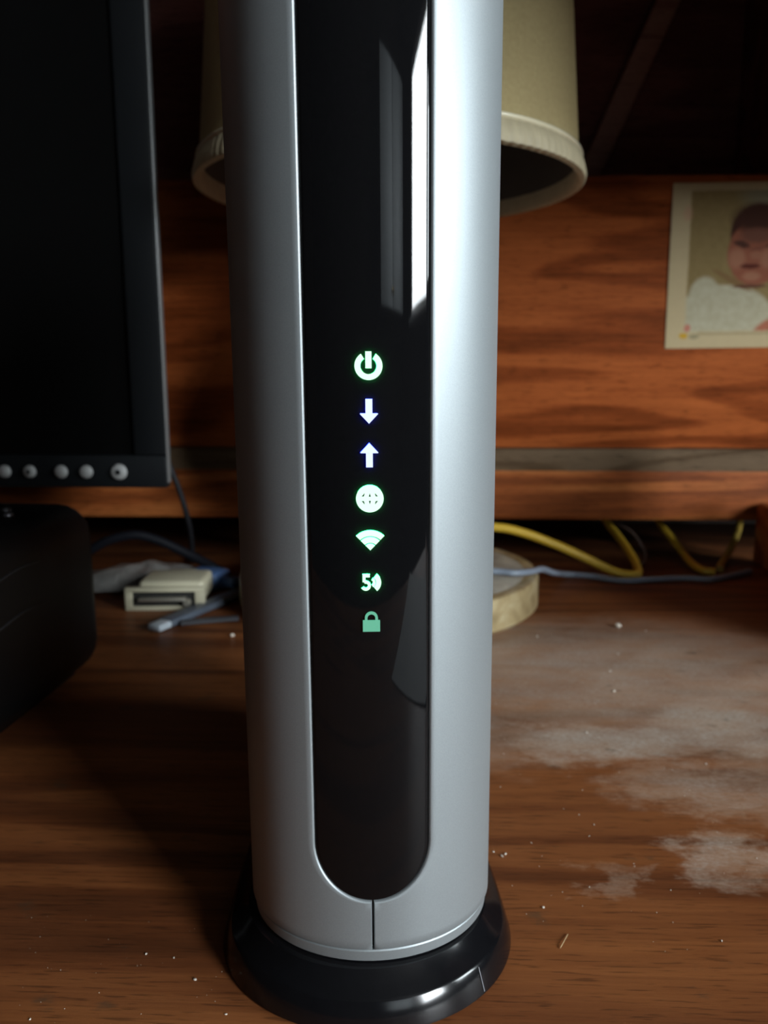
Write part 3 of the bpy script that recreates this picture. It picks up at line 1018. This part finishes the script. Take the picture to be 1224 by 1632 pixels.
stk = thing('flat_stick', 'dark blue grey flat stick with a pale tip pointing left of the tower', 'stick', (-0.1855, 0.537, 0))
M_stk = plain('stick_grey', (0.075, 0.09, 0.115), 0.35, var=0.15)
ang = math.atan2(0.0860, 0.0382)
Mx = Matrix.Rotation(ang, 4, 'Z')
box('shaft', (0.012, -0.0068, 0.0005), (0.106, 0.0068, 0.0060), M_stk, stk, 0.0018, 3, Mx)
box('tip', (0.0, -0.0062, 0.0003), (0.016, 0.0062, 0.0056), plain('stick_tip', (0.45, 0.50, 0.55), 0.3), stk, 0.0020, 3, Mx)
strp = tube('dark_strip', [(-0.170, 0.5520, 0.0022), (-0.150, 0.5590, 0.0022), (-0.130, 0.5655, 0.0022)], 0.0045, plain('strip_grey', (0.05, 0.05, 0.055), 0.4), None, 6, 12, 0.45)
tag(strp, 'dark flat strip on the desk below the blue grey stick', 'strip')

# ------------------------------------------------------------------ crumbs, specks and a fibre on the desk
M_crumb = plain('crumb_pale', (0.75, 0.68, 0.58), 0.8, bmp=0.3, vscale=400)


def chip(bm, loc, r, sq=0.6):
    Mx = Matrix.Translation(loc) @ Matrix.Rotation(random.uniform(0, 6), 4, 'Z') @ Matrix.Diagonal((r * random.uniform(0.9, 1.5), r * random.uniform(0.7, 1.1), r * sq, 1))
    q = bmesh.ops.create_icosphere(bm, subdivisions=2 if r > 0.002 else 1, radius=1.0, matrix=Mx)
    for vv in q['verts']:
        vv.co += Vector((random.uniform(-1, 1), random.uniform(-1, 1), random.uniform(-0.3, 0.3))) * r * 0.16


bm = bmesh.new()
chip(bm, (0, 0, 0.0017), 0.0026)
o = from_bm('crumb', bm, M_crumb, None, 0)
o.location = (0.1529, 0.5596, 0)
tag(o, 'largest pale crumb on the desk right of the lamp base', 'crumb')
bm = bmesh.new()
chip(bm, (0, 0, 0.0013), 0.0019)
o = from_bm('crumb', bm, M_crumb, None, 0)
o.location = (-0.1263, 0.5289, 0)
tag(o, 'pale crumb on the desk against the left side of the tower', 'crumb')
bm = bmesh.new()
spk = [(0.09, 0.5365), (0.1383, 0.5027), (0.1254, 0.4721), (0.092, 0.3853), (0.0471, 0.2479), (0.1417, 0.3537), (0.1031, 0.2335), (-0.0749, 0.2197), (-0.0656, 0.2108),
       (-0.053, 0.198), (-0.1092, 0.1942), (-0.0843, 0.221), (0.036, 0.2772), (0.0375, 0.2785), (0.033, 0.2800), (0.171, 0.552), (0.0765, 0.3), (0.12, 0.44)]
for (x_, y_) in spk:
    r_ = random.uniform(0.00025, 0.00050) * (0.5 + y_ * 3.0)
    chip(bm, (x_, y_, r_ * 0.5), r_)
for _ in range(150):
    x_ = random.uniform(0.03, 0.2)
    y_ = random.uniform(0.21, 0.55)
    r_ = random.uniform(0.00006, 0.00018) * (0.6 + y_ * 2.5)
    chip(bm, (x_, y_, r_ * 0.5), r_)
for _ in range(40):
    x_ = random.uniform(-0.13, -0.055)
    y_ = random.uniform(0.19, 0.24)
    r_ = random.uniform(0.00005, 0.00014)
    chip(bm, (x_, y_, r_ * 0.5), r_)
o = from_bm('dust_specks', bm, M_crumb, None, 0)
o['kind'] = 'stuff'
tag(o, 'tiny pale dust specks scattered over the desk top', 'dust')
tag(tube('fibre', [(0.0493, 0.2281, 0.0003), (0.0508, 0.2305, 0.0006), (0.0530, 0.2346, 0.0003)], 0.00012, plain('fibre_tan', (0.55, 0.40, 0.22), 0.5), None, 6, 6),
    'tiny tan fibre on the desk right of the tower base', 'fibre')

# ------------------------------------------------------------------ sheet of paper on the desk in front, mirrored in the glossy strip
v, f = [], []
nx, ny = 10, 14
for side in (0, 1):
    for j in range(ny + 1):
        for i in range(nx + 1):
            u, w = i / nx - 0.5, j / ny - 0.5
            h = 0.0006 + 0.010 * max(0, u + 0.1) ** 2 + 0.006 * max(0, -w - 0.2) ** 2
            v.append((u * 0.21, w * 0.28, h + (0.0003 if side == 0 else 0)))
k = nx + 1
S1 = k * (ny + 1)
for j in range(ny):
    for i in range(nx):
        a = j * k + i
        f.append((a, a + 1, a + k + 1, a + k))
        f.append((S1 + a, S1 + a + k, S1 + a + k + 1, S1 + a + 1))
for i in range(nx):
    f.append((i, S1 + i, S1 + i + 1, i + 1))
    q = ny * k + i
    f.append((q, q + 1, S1 + q + 1, S1 + q))
for j in range(ny):
    a = j * k
    f.append((a, a + k, S1 + a + k, S1 + a))
    a = j * k + nx
    f.append((a, S1 + a, S1 + a + k, a + k))
sheet = pydata('paper_sheet', v, f, plain('paper_white', (0.78, 0.80, 0.80), 0.7, var=0.15, vscale=25), None, 60)
sheet.location = (0.265, -0.035, 0)
sheet.rotation_euler = (0, 0, R(52))
tag(sheet, 'white paper sheet mirrored as a grey shape in the glossy strip', 'paper')

# made-up pale wall cabinet, unseen, added for a dim reflection in the strip
cab = thing('added_wall_cabinet', 'added pale cabinet across the room, there for a dim reflection in the strip', 'cabinet', (1.15, YF, 0.42))
M_pale = plain('pale_cabinet', (0.42, 0.45, 0.46), 0.6, var=0.06, vscale=6)
box('carcass', (-0.45, 0.0, 0.0), (0.45, 0.26, 0.86), M_pale, cab, 0.004)
for sx_ in (-1, 1):
    d_ = box('cabinet_door', (min(0.004 * sx_, 0.446 * sx_), 0.26, 0.006), (max(0.004 * sx_, 0.446 * sx_), 0.280, 0.854), M_pale, cab, 0.004)
    box('door_knob', (0.03 * sx_ - 0.01, 0.280, 0.06), (0.03 * sx_ + 0.01, 0.300, 0.08), M_brass, d_, 0.004)
